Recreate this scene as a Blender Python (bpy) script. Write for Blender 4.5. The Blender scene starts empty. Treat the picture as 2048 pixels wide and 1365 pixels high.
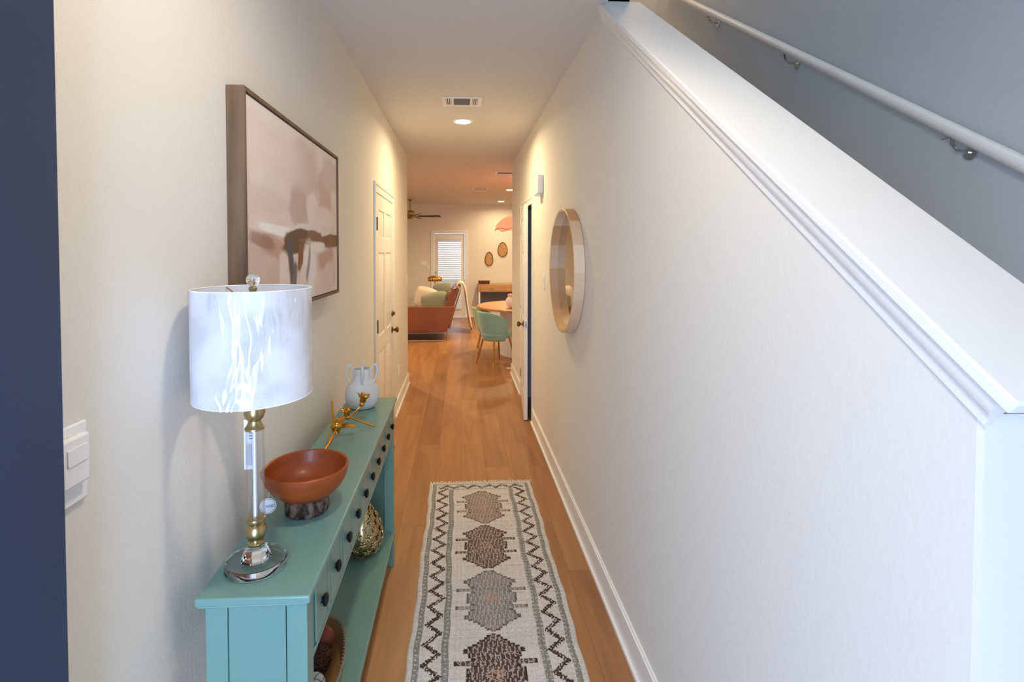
import bpy, bmesh, math, random
import numpy as np
from mathutils import Vector, Matrix
random.seed(7)
C = bpy.context.scene.collection
PI = math.pi
R = math.radians
H = 2.74          # ceiling height
XL, XR = -.64, .67   # hall faces

# ------------------------------------------------------------------ materials
def lin(c):
    return tuple(((v/255)/12.92 if v/255 <= .04045 else ((v/255+.055)/1.055)**2.4) for v in c)+(1,)
def mat(name, col, rough=.5, metal=0, bump=None, var=None, coat=0, sheen=0, spec=.5, emit=None, trans=0, ior=1.45):
    m = bpy.data.materials.new(name); m.use_nodes = True
    nt = m.node_tree; N = nt.nodes; L = nt.links
    b = N['Principled BSDF']
    b.inputs['Base Color'].default_value = lin(col)
    b.inputs['Roughness'].default_value = rough
    b.inputs['Metallic'].default_value = metal
    b.inputs['Coat Weight'].default_value = coat
    b.inputs['Sheen Weight'].default_value = sheen
    b.inputs['Specular IOR Level'].default_value = spec
    b.inputs['Transmission Weight'].default_value = trans
    b.inputs['IOR'].default_value = ior
    tc = N.new('ShaderNodeTexCoord')
    if emit:
        b.inputs['Emission Color'].default_value = lin(emit[0]); b.inputs['Emission Strength'].default_value = emit[1]
    if bump:    # (scale, strength, distance, (sx,sy,sz))
        mp = N.new('ShaderNodeMapping'); L.new(tc.outputs['Object'], mp.inputs[0])
        if len(bump) > 3: mp.inputs['Scale'].default_value = bump[3]
        n = N.new('ShaderNodeTexNoise'); n.inputs['Scale'].default_value = bump[0]; n.inputs['Detail'].default_value = 3
        L.new(mp.outputs[0], n.inputs['Vector'])
        bp = N.new('ShaderNodeBump'); bp.inputs['Strength'].default_value = bump[1]; bp.inputs['Distance'].default_value = bump[2]
        L.new(n.outputs['Fac'], bp.inputs['Height']); L.new(bp.outputs[0], b.inputs['Normal'])
    if var:     # (scale, colour2, (sx,sy,sz), lo, hi)
        mp = N.new('ShaderNodeMapping'); L.new(tc.outputs['Object'], mp.inputs[0]); mp.inputs['Scale'].default_value = var[2]
        n = N.new('ShaderNodeTexNoise'); n.inputs['Scale'].default_value = var[0]; n.inputs['Detail'].default_value = 5
        L.new(mp.outputs[0], n.inputs['Vector'])
        r = N.new('ShaderNodeValToRGB'); r.color_ramp.elements[0].position = var[3]; r.color_ramp.elements[1].position = var[4]
        r.color_ramp.elements[0].color = lin(col); r.color_ramp.elements[1].color = lin(var[1])
        L.new(n.outputs['Fac'], r.inputs[0]); L.new(r.outputs[0], b.inputs['Base Color'])
    return m
M = {}
M['wall'] = mat('wall_paint', (227,223,215), .75, bump=(95, .35, .0022, (1,1,.75)), spec=.3)
M['ceil'] = mat('ceiling_paint', (216,213,208), .9, bump=(60, .2, .002), spec=.2)
M['stairwall'] = mat('stair_wall_shade_tone', (204,210,215), .8, bump=(95, .3, .002), spec=.2)  # wall cream cooled and darkened to stand in for the dim stairwell
M['trim'] = mat('trim_paint', (238,237,234), .35)
M['doorw'] = mat('door_paint', (236,230,222), .4)
M['navy'] = mat('navy_door_paint', (42,56,80), .38, bump=(40, .1, .001))
M['dark'] = mat('closet_shade_black', (12,12,13), 1, spec=0)  # near-black colour stands in for the shade inside the closet
M['teal'] = mat('teal_paint', (108,146,140), .3, bump=(30, .08, .001), var=(6, (112,148,136), (1,1,1), .35, .7))
M['knob'] = mat('black_iron', (22,26,34), .3, .6)
M['bronze'] = mat('aged_bronze', (118,92,68), .28, 1)
M['brass'] = mat('brushed_brass', (180,162,118), .32, 1)
M['gold'] = mat('gold', (214,158,72), .22, 1)
M['goldvase'] = mat('antique_gold', (206,190,150), .2, 1, var=(30, (160,138,90), (1,1,1), .3, .7))
M['chrome'] = mat('chrome', (210,212,215), .12, 1)
M['white_plastic'] = mat('white_plastic', (240,240,240), .35)
M['ledlens'] = mat('lit_lens', (255,250,240), .4, emit=((255,240,215), 30))
M['ventdark'] = mat('vent_dark', (120,122,126), .7)
M['bowl'] = mat('bowl_wood', (150,68,16), .42, coat=.1, var=(5, (118,50,10), (1,1,6), .3, .75), bump=(25,.1,.001,(1,1,4)))
M['stone'] = mat('bark', (112,88,74), .45, bump=(60, .8, .006), var=(60, (42,28,22), (1,1,.5), .42, .56))
M['ceramic'] = mat('glazed_ceramic', (216,218,220), .6, bump=(120, .4, .0015), var=(140, (198,204,208), (1,1,1), .45, .65))
M['frame'] = mat('weathered_wood', (122,96,72), .7, bump=(14, .6, .003, (6,6,.5)), var=(5, (84,66,50), (7,7,.45), .45, .75))
M['lightwood'] = mat('light_wood', (214,176,132), .45, bump=(20,.15,.001,(1,3,3)))
M['oak'] = mat('oak_top', (206,152,104), .45, var=(4, (184,128,82), (1,8,1), .3, .7))
M['desk'] = mat('desk_oak', (198,156,112), .5, var=(4, (176,134,92), (1,8,8), .3, .7))
M['redwood'] = mat('dark_red_wood', (96,42,24), .5)
M['leather'] = mat('cognac_leather', (144,84,54), .42, bump=(80,.2,.001), var=(3, (124,70,44), (1,1,1), .3, .7))
M['cream'] = mat('cream_fabric', (226,208,190), .9, bump=(200,.4,.002), sheen=.3)
M['sage'] = mat('sage_fabric', (138,140,118), .9, bump=(200,.4,.002), sheen=.3)
M['seagreen'] = mat('seafoam_velvet', (134,172,162), .75, sheen=.4, bump=(220,.2,.001))
M['green2'] = mat('green_velvet', (136,166,104), .75, sheen=.6)
M['flute'] = mat('fluted_white', (226,216,206), .6)
M['rattan'] = mat('rattan', (196,156,112), .8, bump=(60,.6,.003), var=(40, (172,130,88), (1,1,1), .4, .6))
M['rim'] = mat('plaque_rim', (92,60,38), .7)
M['fanblade'] = mat('fan_blade', (84,74,64), .5)
M['fringe'] = mat('fringe_wool', (220,212,200), .95)
M['ballw'] = mat('white_ball', (214,214,212), .35, var=(9, (190,190,190), (1,1,1), .4, .6))
M['grout'] = mat('ball_lines', (70,72,78), .5)
M['vine'] = mat('vine_brown', (78,44,30), .7)
M['redball'] = mat('red_brown_ball', (140,66,40), .45, var=(12, (96,44,28), (1,1,1), .4, .7))
M['basket'] = mat('wicker', (160,118,66), .7, bump=(80,.5,.003))
M['rope'] = mat('grey_rope', (124,120,120), .7)
M['mirror'] = mat('mirror_glass', (215,212,205), .01, 1)
M['paper'] = mat('paper', (232,234,240), .7)
M['ink'] = mat('ink', (90,94,110), .7)
M['step'] = mat('stair_carpet', (176,168,156), .95)
M['grass'] = mat('outdoor_ground', (150,150,130), .95)
M['slat'] = None

def mixmat(name, build):
    m = bpy.data.materials.new(name); m.use_nodes = True; nt = m.node_tree; nt.nodes.clear()
    out = nt.nodes.new('ShaderNodeOutputMaterial'); s = build(nt); nt.links.new(s, out.inputs[0]); return m
def _glass(nt):
    g = nt.nodes.new('ShaderNodeBsdfGlass'); g.inputs['Roughness'].default_value = 0; g.inputs['IOR'].default_value = 1.48
    g.inputs['Color'].default_value = (.98,.99,.99,1)
    return g.outputs[0]
M['crystal'] = mixmat('crystal', _glass)
def _pane(nt):
    g = nt.nodes.new('ShaderNodeBsdfGlossy'); g.inputs['Roughness'].default_value = .02
    t = nt.nodes.new('ShaderNodeBsdfTransparent'); x = nt.nodes.new('ShaderNodeMixShader'); f = nt.nodes.new('ShaderNodeFresnel')
    nt.links.new(f.outputs[0], x.inputs[0]); nt.links.new(t.outputs[0], x.inputs[1]); nt.links.new(g.outputs[0], x.inputs[2]); return x.outputs[0]
M['pane'] = mixmat('window_pane', _pane)
def _wrap(nt):
    N = nt.nodes; L = nt.links
    g = N.new('ShaderNodeBsdfGlossy'); g.inputs['Roughness'].default_value = .09
    t = N.new('ShaderNodeBsdfTransparent'); x = N.new('ShaderNodeMixShader'); x.inputs[0].default_value = .11
    tc = N.new('ShaderNodeTexCoord'); mp = N.new('ShaderNodeMapping'); mp.inputs['Scale'].default_value = (1,1,.28); mp.inputs['Rotation'].default_value = (.35,.3,0)
    n = N.new('ShaderNodeTexNoise'); n.inputs['Scale'].default_value = 13; n.inputs['Detail'].default_value = 2; n.inputs['Distortion'].default_value = 1.0
    n2 = N.new('ShaderNodeTexNoise'); n2.inputs['Scale'].default_value = 9; L.new(tc.outputs['Object'], n2.inputs['Vector']); r2 = N.new('ShaderNodeMapRange'); r2.inputs[1].default_value = .42; r2.inputs[2].default_value = .62; r2.inputs[3].default_value = .03; r2.inputs[4].default_value = .24; L.new(n2.outputs['Fac'], r2.inputs[0]); L.new(r2.outputs[0], x.inputs[0])
    rp = N.new('ShaderNodeMath'); rp.operation = 'ABSOLUTE'; sb = N.new('ShaderNodeMath'); sb.operation = 'SUBTRACT'; sb.inputs[1].default_value = .5
    bp = N.new('ShaderNodeBump'); bp.inputs['Strength'].default_value = 1; bp.inputs['Distance'].default_value = .03
    L.new(tc.outputs['Object'], mp.inputs[0]); L.new(mp.outputs[0], n.inputs['Vector']); L.new(n.outputs['Fac'], sb.inputs[0]); L.new(sb.outputs[0], rp.inputs[0])
    L.new(rp.outputs[0], bp.inputs['Height']); L.new(bp.outputs[0], g.inputs['Normal'])
    L.new(t.outputs[0], x.inputs[1]); L.new(g.outputs[0], x.inputs[2]); return x.outputs[0]
def _tube(nt):
    g = nt.nodes.new('ShaderNodeBsdfGlossy'); g.inputs['Roughness'].default_value = .03
    t = nt.nodes.new('ShaderNodeBsdfTransparent'); t.inputs[0].default_value = (.97,.975,.98,1); x = nt.nodes.new('ShaderNodeMixShader'); f = nt.nodes.new('ShaderNodeLayerWeight'); f.inputs[0].default_value = .12
    nt.links.new(f.outputs['Facing'], x.inputs[0]); nt.links.new(t.outputs[0], x.inputs[1]); nt.links.new(g.outputs[0], x.inputs[2]); return x.outputs[0]
M['cleartube'] = mixmat('clear_tube', _tube)
M['rod'] = mat('satin_rod', (226,230,238), .35, .6)
M['wrap'] = mixmat('plastic_wrap', _wrap)
def _shade(col, tcol, w):
    def f(nt):
        d = nt.nodes.new('ShaderNodeBsdfDiffuse'); d.inputs[0].default_value = lin(col)
        t = nt.nodes.new('ShaderNodeBsdfTranslucent'); t.inputs[0].default_value = lin(tcol)
        x = nt.nodes.new('ShaderNodeMixShader'); x.inputs[0].default_value = w
        nt.links.new(d.outputs[0], x.inputs[1]); nt.links.new(t.outputs[0], x.inputs[2]); return x.outputs[0]
    return f
M['shade'] = mixmat('shade_fabric', _shade((238,238,242), (238,238,242), .3))
M['coral'] = mixmat('coral_fabric', _shade((252,168,148), (255,178,155), .5))
M['slat'] = mixmat('blind_slat', _shade((238,240,244), (238,240,244), .3))

def floor_mat():
    m = bpy.data.materials.new('oak_plank_floor'); m.use_nodes = True; nt = m.node_tree; N = nt.nodes; L = nt.links
    b = N['Principled BSDF']; tc = N.new('ShaderNodeTexCoord')
    mp = N.new('ShaderNodeMapping'); mp.inputs['Rotation'].default_value = (0,0,R(90)); L.new(tc.outputs['Object'], mp.inputs[0])
    br = N.new('ShaderNodeTexBrick'); br.offset = .37; br.inputs['Scale'].default_value = 1
    br.inputs['Brick Width'].default_value = 1.22; br.inputs['Row Height'].default_value = .178
    br.inputs['Mortar Size'].default_value = .0012; br.inputs['Mortar Smooth'].default_value = .2
    br.inputs['Color1'].default_value = (0,0,0,1); br.inputs['Color2'].default_value = (1,1,1,1); br.inputs['Mortar'].default_value = (.5,.5,.5,1)
    L.new(mp.outputs[0], br.inputs['Vector'])
    mp2 = N.new('ShaderNodeMapping'); mp2.inputs['Scale'].default_value = (7,.55,1); L.new(tc.outputs['Object'], mp2.inputs[0])
    n = N.new('ShaderNodeTexNoise'); n.inputs['Scale'].default_value = 2.4; n.inputs['Detail'].default_value = 7; n.inputs['Distortion'].default_value = .6
    ad = N.new('ShaderNodeVectorMath'); ad.operation = 'MULTIPLY_ADD'; ad.inputs[1].default_value = (3,9,0); 
    L.new(br.outputs['Color'], ad.inputs[0]); L.new(mp2.outputs[0], ad.inputs[2]); L.new(ad.outputs[0], n.inputs['Vector'])
    mx = N.new('ShaderNodeMath'); mx.operation = 'MULTIPLY_ADD'; mx.inputs[1].default_value = .26; 
    L.new(br.outputs['Color'], mx.inputs[0])
    m2 = N.new('ShaderNodeMath'); m2.operation = 'MULTIPLY'; m2.inputs[1].default_value = .75; L.new(n.outputs['Fac'], m2.inputs[0]); L.new(m2.outputs[0], mx.inputs[2])
    r = N.new('ShaderNodeValToRGB'); e = r.color_ramp.elements
    e[0].position = .22; e[0].color = lin((138,92,54)); e[1].position = .78; e[1].color = lin((182,132,84))
    k = r.color_ramp.elements.new(.5); k.color = lin((162,112,68))
    L.new(mx.outputs[0], r.inputs[0])
    mo = N.new('ShaderNodeMixRGB'); mo.inputs[2].default_value = lin((120,80,50)); L.new(br.outputs['Fac'], mo.inputs[0]); L.new(r.outputs[0], mo.inputs[1])
    L.new(mo.outputs[0], b.inputs['Base Color']); b.inputs['Roughness'].default_value = .4
    bp = N.new('ShaderNodeBump'); bp.inputs['Strength'].default_value = .1; bp.inputs['Distance'].default_value = .002
    L.new(n.outputs['Fac'], bp.inputs['Height']); L.new(bp.outputs[0], b.inputs['Normal'])
    return m
M['floor'] = floor_mat()
def attr_mat(name, rough, bump=None, bstr=.3):
    m = bpy.data.materials.new(name); m.use_nodes = True; nt = m.node_tree; N = nt.nodes; L = nt.links
    b = N['Principled BSDF']; a = N.new('ShaderNodeAttribute'); a.attribute_name = 'Col'
    L.new(a.outputs['Color'], b.inputs['Base Color']); b.inputs['Roughness'].default_value = rough; b.inputs['Specular IOR Level'].default_value = .2
    if bump:
        tc = N.new('ShaderNodeTexCoord'); mp = N.new('ShaderNodeMapping'); mp.inputs['Scale'].default_value = bump[1]; L.new(tc.outputs['Object'], mp.inputs[0])
        n = N.new('ShaderNodeTexNoise'); n.inputs['Scale'].default_value = bump[0]; L.new(mp.outputs[0], n.inputs['Vector'])
        bp = N.new('ShaderNodeBump'); bp.inputs['Strength'].default_value = bstr; bp.inputs['Distance'].default_value = .003
        L.new(n.outputs['Fac'], bp.inputs['Height']); L.new(bp.outputs[0], b.inputs['Normal'])
    return m

# ------------------------------------------------------------------ mesh helpers
class MB:
    def __init__(s): s.bm = bmesh.new()
    def box(s, x0,x1,y0,y1,z0,z1, mtx=None):
        v = [s.bm.verts.new(p) for p in ((x0,y0,z0),(x1,y0,z0),(x1,y1,z0),(x0,y1,z0),(x0,y0,z1),(x1,y0,z1),(x1,y1,z1),(x0,y1,z1))]
        for f in ((0,3,2,1),(4,5,6,7),(0,1,5,4),(1,2,6,5),(2,3,7,6),(3,0,4,7)): s.bm.faces.new([v[i] for i in f])
        if mtx: 
            for q in v: q.co = mtx @ q.co
        return s
    def hexa(s, lo, hi):   # lo, hi: 4 points each, same winding
        v = [s.bm.verts.new(p) for p in list(lo)+list(hi)]
        for f in ((0,3,2,1),(4,5,6,7),(0,1,5,4),(1,2,6,5),(2,3,7,6),(3,0,4,7)): s.bm.faces.new([v[i] for i in f])
        return s
    def prism(s, poly, axis, a, b):  # poly of 2D points extruded along axis
        def P(p, t): return {'x':(t,p[0],p[1]), 'y':(p[0],t,p[1]), 'z':(p[0],p[1],t)}[axis]
        A = [s.bm.verts.new(P(p,a)) for p in poly]; B = [s.bm.verts.new(P(p,b)) for p in poly]
        s.bm.faces.new(A[::-1]); s.bm.faces.new(B); n = len(poly)
        for i in range(n): s.bm.faces.new((A[i],A[(i+1)%n],B[(i+1)%n],B[i]))
        return s
    def lathe(s, prof, c=(0,0,0), seg=32, axis='z', sx=1, sy=1, cap=True, fn=None):
        rings = []
        for r, z in prof:
            ring = []
            for k in range(seg):
                a = 2*PI*k/seg; q = r*(fn(a,z) if fn else 1)
                x, y = q*math.cos(a)*sx, q*math.sin(a)*sy
                p = {'z':(x,y,z),'x':(z,x,y),'y':(x,z,y)}[axis]
                ring.append(s.bm.verts.new((c[0]+p[0],c[1]+p[1],c[2]+p[2])))
            rings.append(ring)
        for A,B in zip(rings, rings[1:]):
            for k in range(seg): s.bm.faces.new((A[k],A[(k+1)%seg],B[(k+1)%seg],B[k]))
        if cap:
            for g in (rings[0][::-1], rings[-1]): s.bm.faces.new(g)
        return s
    def tube(s, pts, rad, seg=10, cap=True, closed=False):
        pts = [Vector(p) for p in pts]; n = len(pts)
        if not hasattr(rad,'__len__'): rad = [rad]*n
        rings = []; up = None
        for i,p in enumerate(pts):
            if closed: d = pts[(i+1)%n]-pts[i-1]
            else: d = pts[min(i+1,n-1)]-pts[max(i-1,0)]
            d.normalize()
            if up is None: up = Vector((0,0,1)) if abs(d.z) < .9 else Vector((1,0,0))
            a = d.cross(up).normalized(); up = a.cross(d).normalized()
            rings.append([s.bm.verts.new(p+rad[i]*(math.cos(2*PI*k/seg)*a+math.sin(2*PI*k/seg)*up)) for k in range(seg)])
        m = n if closed else n-1
        for i in range(m):
            A,B = rings[i], rings[(i+1)%n]
            for k in range(seg): s.bm.faces.new((A[k],A[(k+1)%seg],B[(k+1)%seg],B[k]))
        if cap and not closed: s.bm.faces.new(rings[0][::-1]); s.bm.faces.new(rings[-1])
        return s
    def ball(s, c, r, seg=20, rg=12, sc=(1,1,1), mtx=None):
        g = bmesh.ops.create_uvsphere(s.bm, u_segments=seg, v_segments=rg, radius=1)
        for v in g['verts']:
            q = Vector((v.co.x*r*sc[0], v.co.y*r*sc[1], v.co.z*r*sc[2]))
            if mtx: q = mtx @ q
            v.co = q+Vector(c)
        return s
    def grid(s, fn, nu, nv):
        V = [[s.bm.verts.new(fn(i/nu, j/nv)) for j in range(nv+1)] for i in range(nu+1)]
        for i in range(nu):
            for j in range(nv): s.bm.faces.new((V[i][j],V[i+1][j],V[i+1][j+1],V[i][j+1]))
        return s
    def build(s, name, m, parent=None, bevel=0, seg=2, smooth=False, solid=0, sub=0, loc=None):
        bmesh.ops.recalc_face_normals(s.bm, faces=s.bm.faces)
        me = bpy.data.meshes.new(name); s.bm.to_mesh(me); s.bm.free()
        o = bpy.data.objects.new(name, me); C.objects.link(o); me.materials.append(M[m] if isinstance(m,str) else m)
        if parent is not None:
            o.parent = parent
        if solid:
            d = o.modifiers.new('solid','SOLIDIFY'); d.thickness = solid; d.offset = 0
        if bevel:
            d = o.modifiers.new('bevel','BEVEL'); d.width = bevel; d.segments = seg; d.limit_method = 'ANGLE'; d.angle_limit = R(40)
        if sub:
            d = o.modifiers.new('sub','SUBSURF'); d.levels = sub; d.render_levels = sub
        if smooth or bevel or sub:
            for p in me.polygons: p.use_smooth = True
            try: 
                if not sub: me.set_sharp_from_angle(angle=R(38))
            except Exception: pass
        if loc: o.location = loc
        return o
def tag(o, label, cat, group=None, kind=None):
    o['label'] = label
    if cat: o['category'] = cat
    if group: o['group'] = group
    if kind: o['kind'] = kind
    return o
def thing(name, label, cat, loc=(0,0,0), rz=0, group=None, kind=None):
    o = bpy.data.objects.new(name, None); C.objects.link(o); o.location = loc; o.rotation_euler = (0,0,rz); o.empty_display_size = .1
    return tag(o, label, cat, group, kind)
def copy_tree(o, parent=None):
    c = o.copy(); C.objects.link(c)
    if parent is not None: c.parent = parent
    for ch in [q for q in bpy.data.objects if q.parent == o]: copy_tree(ch, c)
    return c
def struct(o, label, cat): return tag(o, label, cat, kind='structure')

# ------------------------------------------------------------------ setting
struct(MB().box(-4.3,3.7,-.45,12.2,-.1,0).build('floor','floor'), 'orange-brown oak plank floor running down the hall', 'floor')
struct(MB().box(-4.3,XR,-.3,2.36,H,3.04).box(-4.3,.8,2.36,4.55,H,3.04).box(-4.3,3.7,4.55,12.2,H,3.04).build('ceiling','ceil'), 'smooth pale ceiling over the hall and far room', 'ceiling')
struct(MB().box(XR,1.9,-.42,4.6,5.4,5.5).build('ceiling_stair','ceil'), 'ceiling high above the staircase', 'ceiling')

DL0, DL1, DH = 3.80, 4.70, 2.045
struct(MB().box(-.76,XL,-.3,DL0,0,H).box(-.76,XL,DL1,6.05,0,H).box(-.76,XL,DL0,DL1,DH,H).build('wall_left','wall'), 'cream textured hall wall behind the teal console table', 'wall')
slope = .745
kz = lambda y: 1.395+slope*(y-.605)      # top of the knee wall under its cap
DR0, DR1 = 4.66, 5.43
w = MB().prism([(.611,0),(2.36,0),(2.36,kz(2.36)),(.611,kz(.611))], 'x', XR, .80)
w.box(XR,.80,2.36,DR0,0,H).box(XR,.80,DR1,6.5,0,H).box(XR,.80,DR0,DR1,DH,H).box(XR,.80,2.36,4.55,H,5.4)
struct(w.build('wall_right','wall'), 'cream orange-peel textured wall carrying the round mirror, sloped along the stairs', 'wall')
struct(MB().box(.55,XR,-.3,2.36,3.04,5.4).build('wall_upper','wall'), 'wall above the hall ceiling edge beside the stairwell', 'wall')
struct(MB().box(1.75,1.87,-.3,6.38,0,5.4).build('wall_stair','stairwall'), 'cream stairwell wall toned blue-grey for shade, carrying the handrail', 'wall')
struct(MB().box(.80,1.75,4.45,4.55,0,5.4).build('wall_landing','wall'), 'cream wall at the head of the stairs', 'wall')
# front wall with the entrance opening
struct(MB().box(-.76,-.60,-.42,-.3,0,5.4).box(.38,1.87,-.42,-.3,0,5.4).box(-.60,.38,-.42,-.3,2.06,5.4).build('wall_front','wall'), 'entrance wall around the open front door', 'wall')
# far room
struct(MB().box(-4.3,-.76,5.93,6.05,0,H).build('wall_living_left','wall'), 'far room wall left of the hall mouth', 'wall')
struct(MB().box(.80,3.7,6.38,6.5,0,H).build('wall_living_right','wall'), 'far room wall right of the hall mouth', 'wall')
struct(MB().box(-4.3,-4.2,6.05,12.1,0,H).build('wall_side_left','wall'), 'left side wall of the far room', 'wall')
struct(MB().box(3.6,3.7,6.5,12.1,0,H).build('wall_side_right','wall'), 'right side wall of the far room', 'wall')
BY = 12.1
struct(MB().box(-4.3,-.64,BY,BY+.12,0,H).box(.10,3.7,BY,BY+.12,0,H).box(-.64,.10,BY,BY+.12,2.03,H).build('wall_back','wall'), 'cream back wall of the far room with the glass door', 'wall')

def base(mb, x0,x1,y0,y1, out):   # out: direction the face looks to
    t = .014; s = .013
    if out == '+x': mb.box(x0,x0+t,y0,y1,0,.125).box(x0+t,x0+t+s,y0,y1,0,.02).box(x0,x0+t*.6,y0,y1,.125,.135)
    if out == '-x': mb.box(x1-t,x1,y0,y1,0,.125).box(x1-t-s,x1-t,y0,y1,0,.02).box(x1-t*.6,x1,y0,y1,.125,.135)
    if out == '-y': mb.box(x0,x1,y1-t,y1,0,.125).box(x0,x1,y1-t-s,y1-t,0,.02).box(x0,x1,y1-t*.6,y1,.125,.135)
    if out == '+y': mb.box(x0,x1,y0,y0+t,0,.125).box(x0,x1,y0+t,y0+t+s,0,.02)
    return mb
b = MB(); base(b,XL,0,-.3,DL0-.075,'+x'); base(b,XL,0,DL1+.075,6.05,'+x'); base(b,-.76,XL+.014,6.05,0,'+y')
struct(b.build('baseboard_left','trim',bevel=.002), 'white baseboard along the left hall wall', 'baseboard')
b = MB(); base(b,0,XR,.613,DR0-.075,'-x'); base(b,0,XR,DR1+.075,6.5,'-x'); base(b,XR-.014,.80,6.5,0,'+y')
struct(b.build('baseboard_right','trim',bevel=.002), 'white baseboard along the right hall wall', 'baseboard')
b = MB(); base(b,-4.2,-.715,0,BY,'-y'); base(b,.18,3.6,0,BY,'-y')
struct(b.build('baseboard_back','trim',bevel=.002), 'white baseboard along the back wall of the far room', 'baseboard')

# sloped cap of the knee wall (profile in wall cross-section, extruded up the slope)
def sloped(mb, prof, y0, y1):
    zt = .080; cs = .745/(1+.745**2)
    A = [mb.bm.verts.new((x, y0+(zt-z)*cs, kz(y0+(zt-z)*cs)+z)) for x,z in prof]; B = [mb.bm.verts.new((x, y1, kz(y1)+z)) for x,z in prof]
    n = len(prof); mb.bm.faces.new(A[::-1]); mb.bm.faces.new(B)
    for i in range(n): mb.bm.faces.new((A[i],A[(i+1)%n],B[(i+1)%n],B[i]))
    return mb
t1 = sloped(MB(), [(.638,.055),(.848,.055),(.848,.080),(.638,.080)], .537, 2.36)
struct(t1.build('trim_1','trim',bevel=.004,seg=3), 'white sloped cap board on top of the stair knee wall', 'trim')
def cove(sgn, x0):
    p = [(0,-.008),(-.008,-.008),(-.009,.008),(-.0105,.009),(-.011,.013)]
    for k in range(7):
        a = k/6*PI/2; p.append((-.011-.012*math.sin(a), .015+.036*(1-math.cos(a))))
    p += [(-.0245,.0545),(0,.0545)]
    return [(x0+sgn*x, z) for x,z in p]
t2 = sloped(MB(), cove(1,XR), .552, 2.36)
sloped(t2, cove(-1,.80), .552, 2.36)
struct(t2.build('trim_2','trim',smooth=True), 'white cove moulding under the sloped stair cap', 'trim')
struct(MB().prism([(XR,0),(.80,0),(.80,kz(.60)),(XR,kz(.60))],'y',.600,.6108).build('trim_7','trim'), 'smooth white end board of the stair knee wall', 'trim')
# stairs
st = MB(); n = 16; rise = 3.04/n; run = rise/slope
for k in range(n): 
    y = .05+k*run
    if k < n-1: st.box(.80,1.75,y,min(y+run+.02,4.45),0 if k < 6 else rise*(k-5),rise*(k+1))
st.box(.80,1.75,.05+(n-1)*run,4.45,2.74,3.04)
struct(st.build('stairs','step',bevel=.01), 'carpeted stairs rising behind the knee wall', 'stairs')

# --- casings
def casing_x(name, x, sgn, y0, y1, z1, w=.075, label=''):
    a, b_ = (x, x+sgn*.009); lo, hi = min(a,b_), max(a,b_)
    m = MB().box(lo,hi,y0-w,y0,0,z1+w).box(lo,hi,y1,y1+w,0,z1+w).box(lo,hi,y0,y1,z1,z1+w)
    a2, b2 = (x+sgn*.009, x+sgn*.014); lo, hi = min(a2,b2), max(a2,b2)
    m.box(lo,hi,y0-w,y0-w+.02,0,z1+w).box(lo,hi,y1+w-.02,y1+w,0,z1+w).box(lo,hi,y0-w+.02,y1+w-.02,z1+w-.02,z1+w)
    return struct(m.build(name,'trim',bevel=.002), label, 'trim')
casing_x('trim_3', XL, 1, DL0, DL1, DH, label='white casing around the six-panel door on the left')
casing_x('trim_4', XR, -1, DR0, DR1, DH, label='white casing around the ajar closet door on the right')
struct(MB().box(-.76,-.69,DL0,DL0+.004,0,DH).box(-.76,-.69,DL1-.004,DL1,0,DH).box(XR,.80,DR0,DR0+.012,0,DH).box(XR,.80,DR1-.012,DR1,0,DH).build('trim_5','trim'), 'white door jambs', 'trim')
struct(MB().box(-.715,-.64,BY-.016,BY,0,2.105).box(.10,.175,BY-.016,BY,0,2.105).box(-.64,.10,BY-.016,BY,2.03,2.105).build('trim_6','trim',bevel=.002), 'white casing around the glass back door', 'trim')

# --- six-panel leaf; lies in local: width along +Y, face to +X at x=0, thickness to -x
def panel_leaf(name, w, h, m, parent=None):
    b = MB(); t = .035
    b.box(-t+.006,-.006,0,w,0,h)
    stile = .11; mid = .10; rows = [(.22,.80),(.93,1.58),(1.70,h-.12)]
    ys = [(stile,(w-mid)/2),((w+mid)/2,w-stile)]
    for xs in ((-.006,0),(-t,-t+.006)):
        b.box(*xs,0,stile,0,h).box(*xs,w-stile,w,0,h).box(*xs,(w-mid)/2,(w+mid)/2,rows[0][0],h-.12)
        zz = [0,rows[0][0]],[rows[0][1],rows[1][0]],[rows[1][1],rows[2][0]],[rows[2][1],h]
        for z0,z1 in (zz[0], zz[3]): b.box(*xs,stile,w-stile,z0,z1)
        for z0,z1 in zz[1:3]: 
            for y0,y1 in ys: b.box(*xs,y0,y1,z0,z1)
        s_ = 1 if xs[1] == 0 else -1
        for z0,z1 in rows:
            for y0,y1 in ys:
                xa = -.006 if s_ == 1 else -t+.006
                g = .03
                lo = [(xa,y0+g*.5,z0+g*.5),(xa,y1-g*.5,z0+g*.5),(xa,y1-g*.5,z1-g*.5),(xa,y0+g*.5,z1-g*.5)]
                xb = xa+s_*.005
                hi = [(xb,y0+g,z0+g),(xb,y1-g,z0+g),(xb,y1-g,z1-g),(xb,y0+g,z1-g)]
                b.hexa(lo,hi)
    return b.build(name, m, parent, bevel=.0015)
def knob(parent, x, y, z, sgn, m='bronze', name='door_knob'):
    prof = [(.030,0),(.031,.004),(.026,.008),(.011,.010),(.010,.028),(.018,.034),(.026,.044),(.027,.052),(.022,.060),(.010,.064),(.001,.0645)]
    return MB().lathe([(r,sgn*t) for r,t in prof], (x,y,z), 24, 'x').build(name, m, parent, smooth=True)

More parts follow.
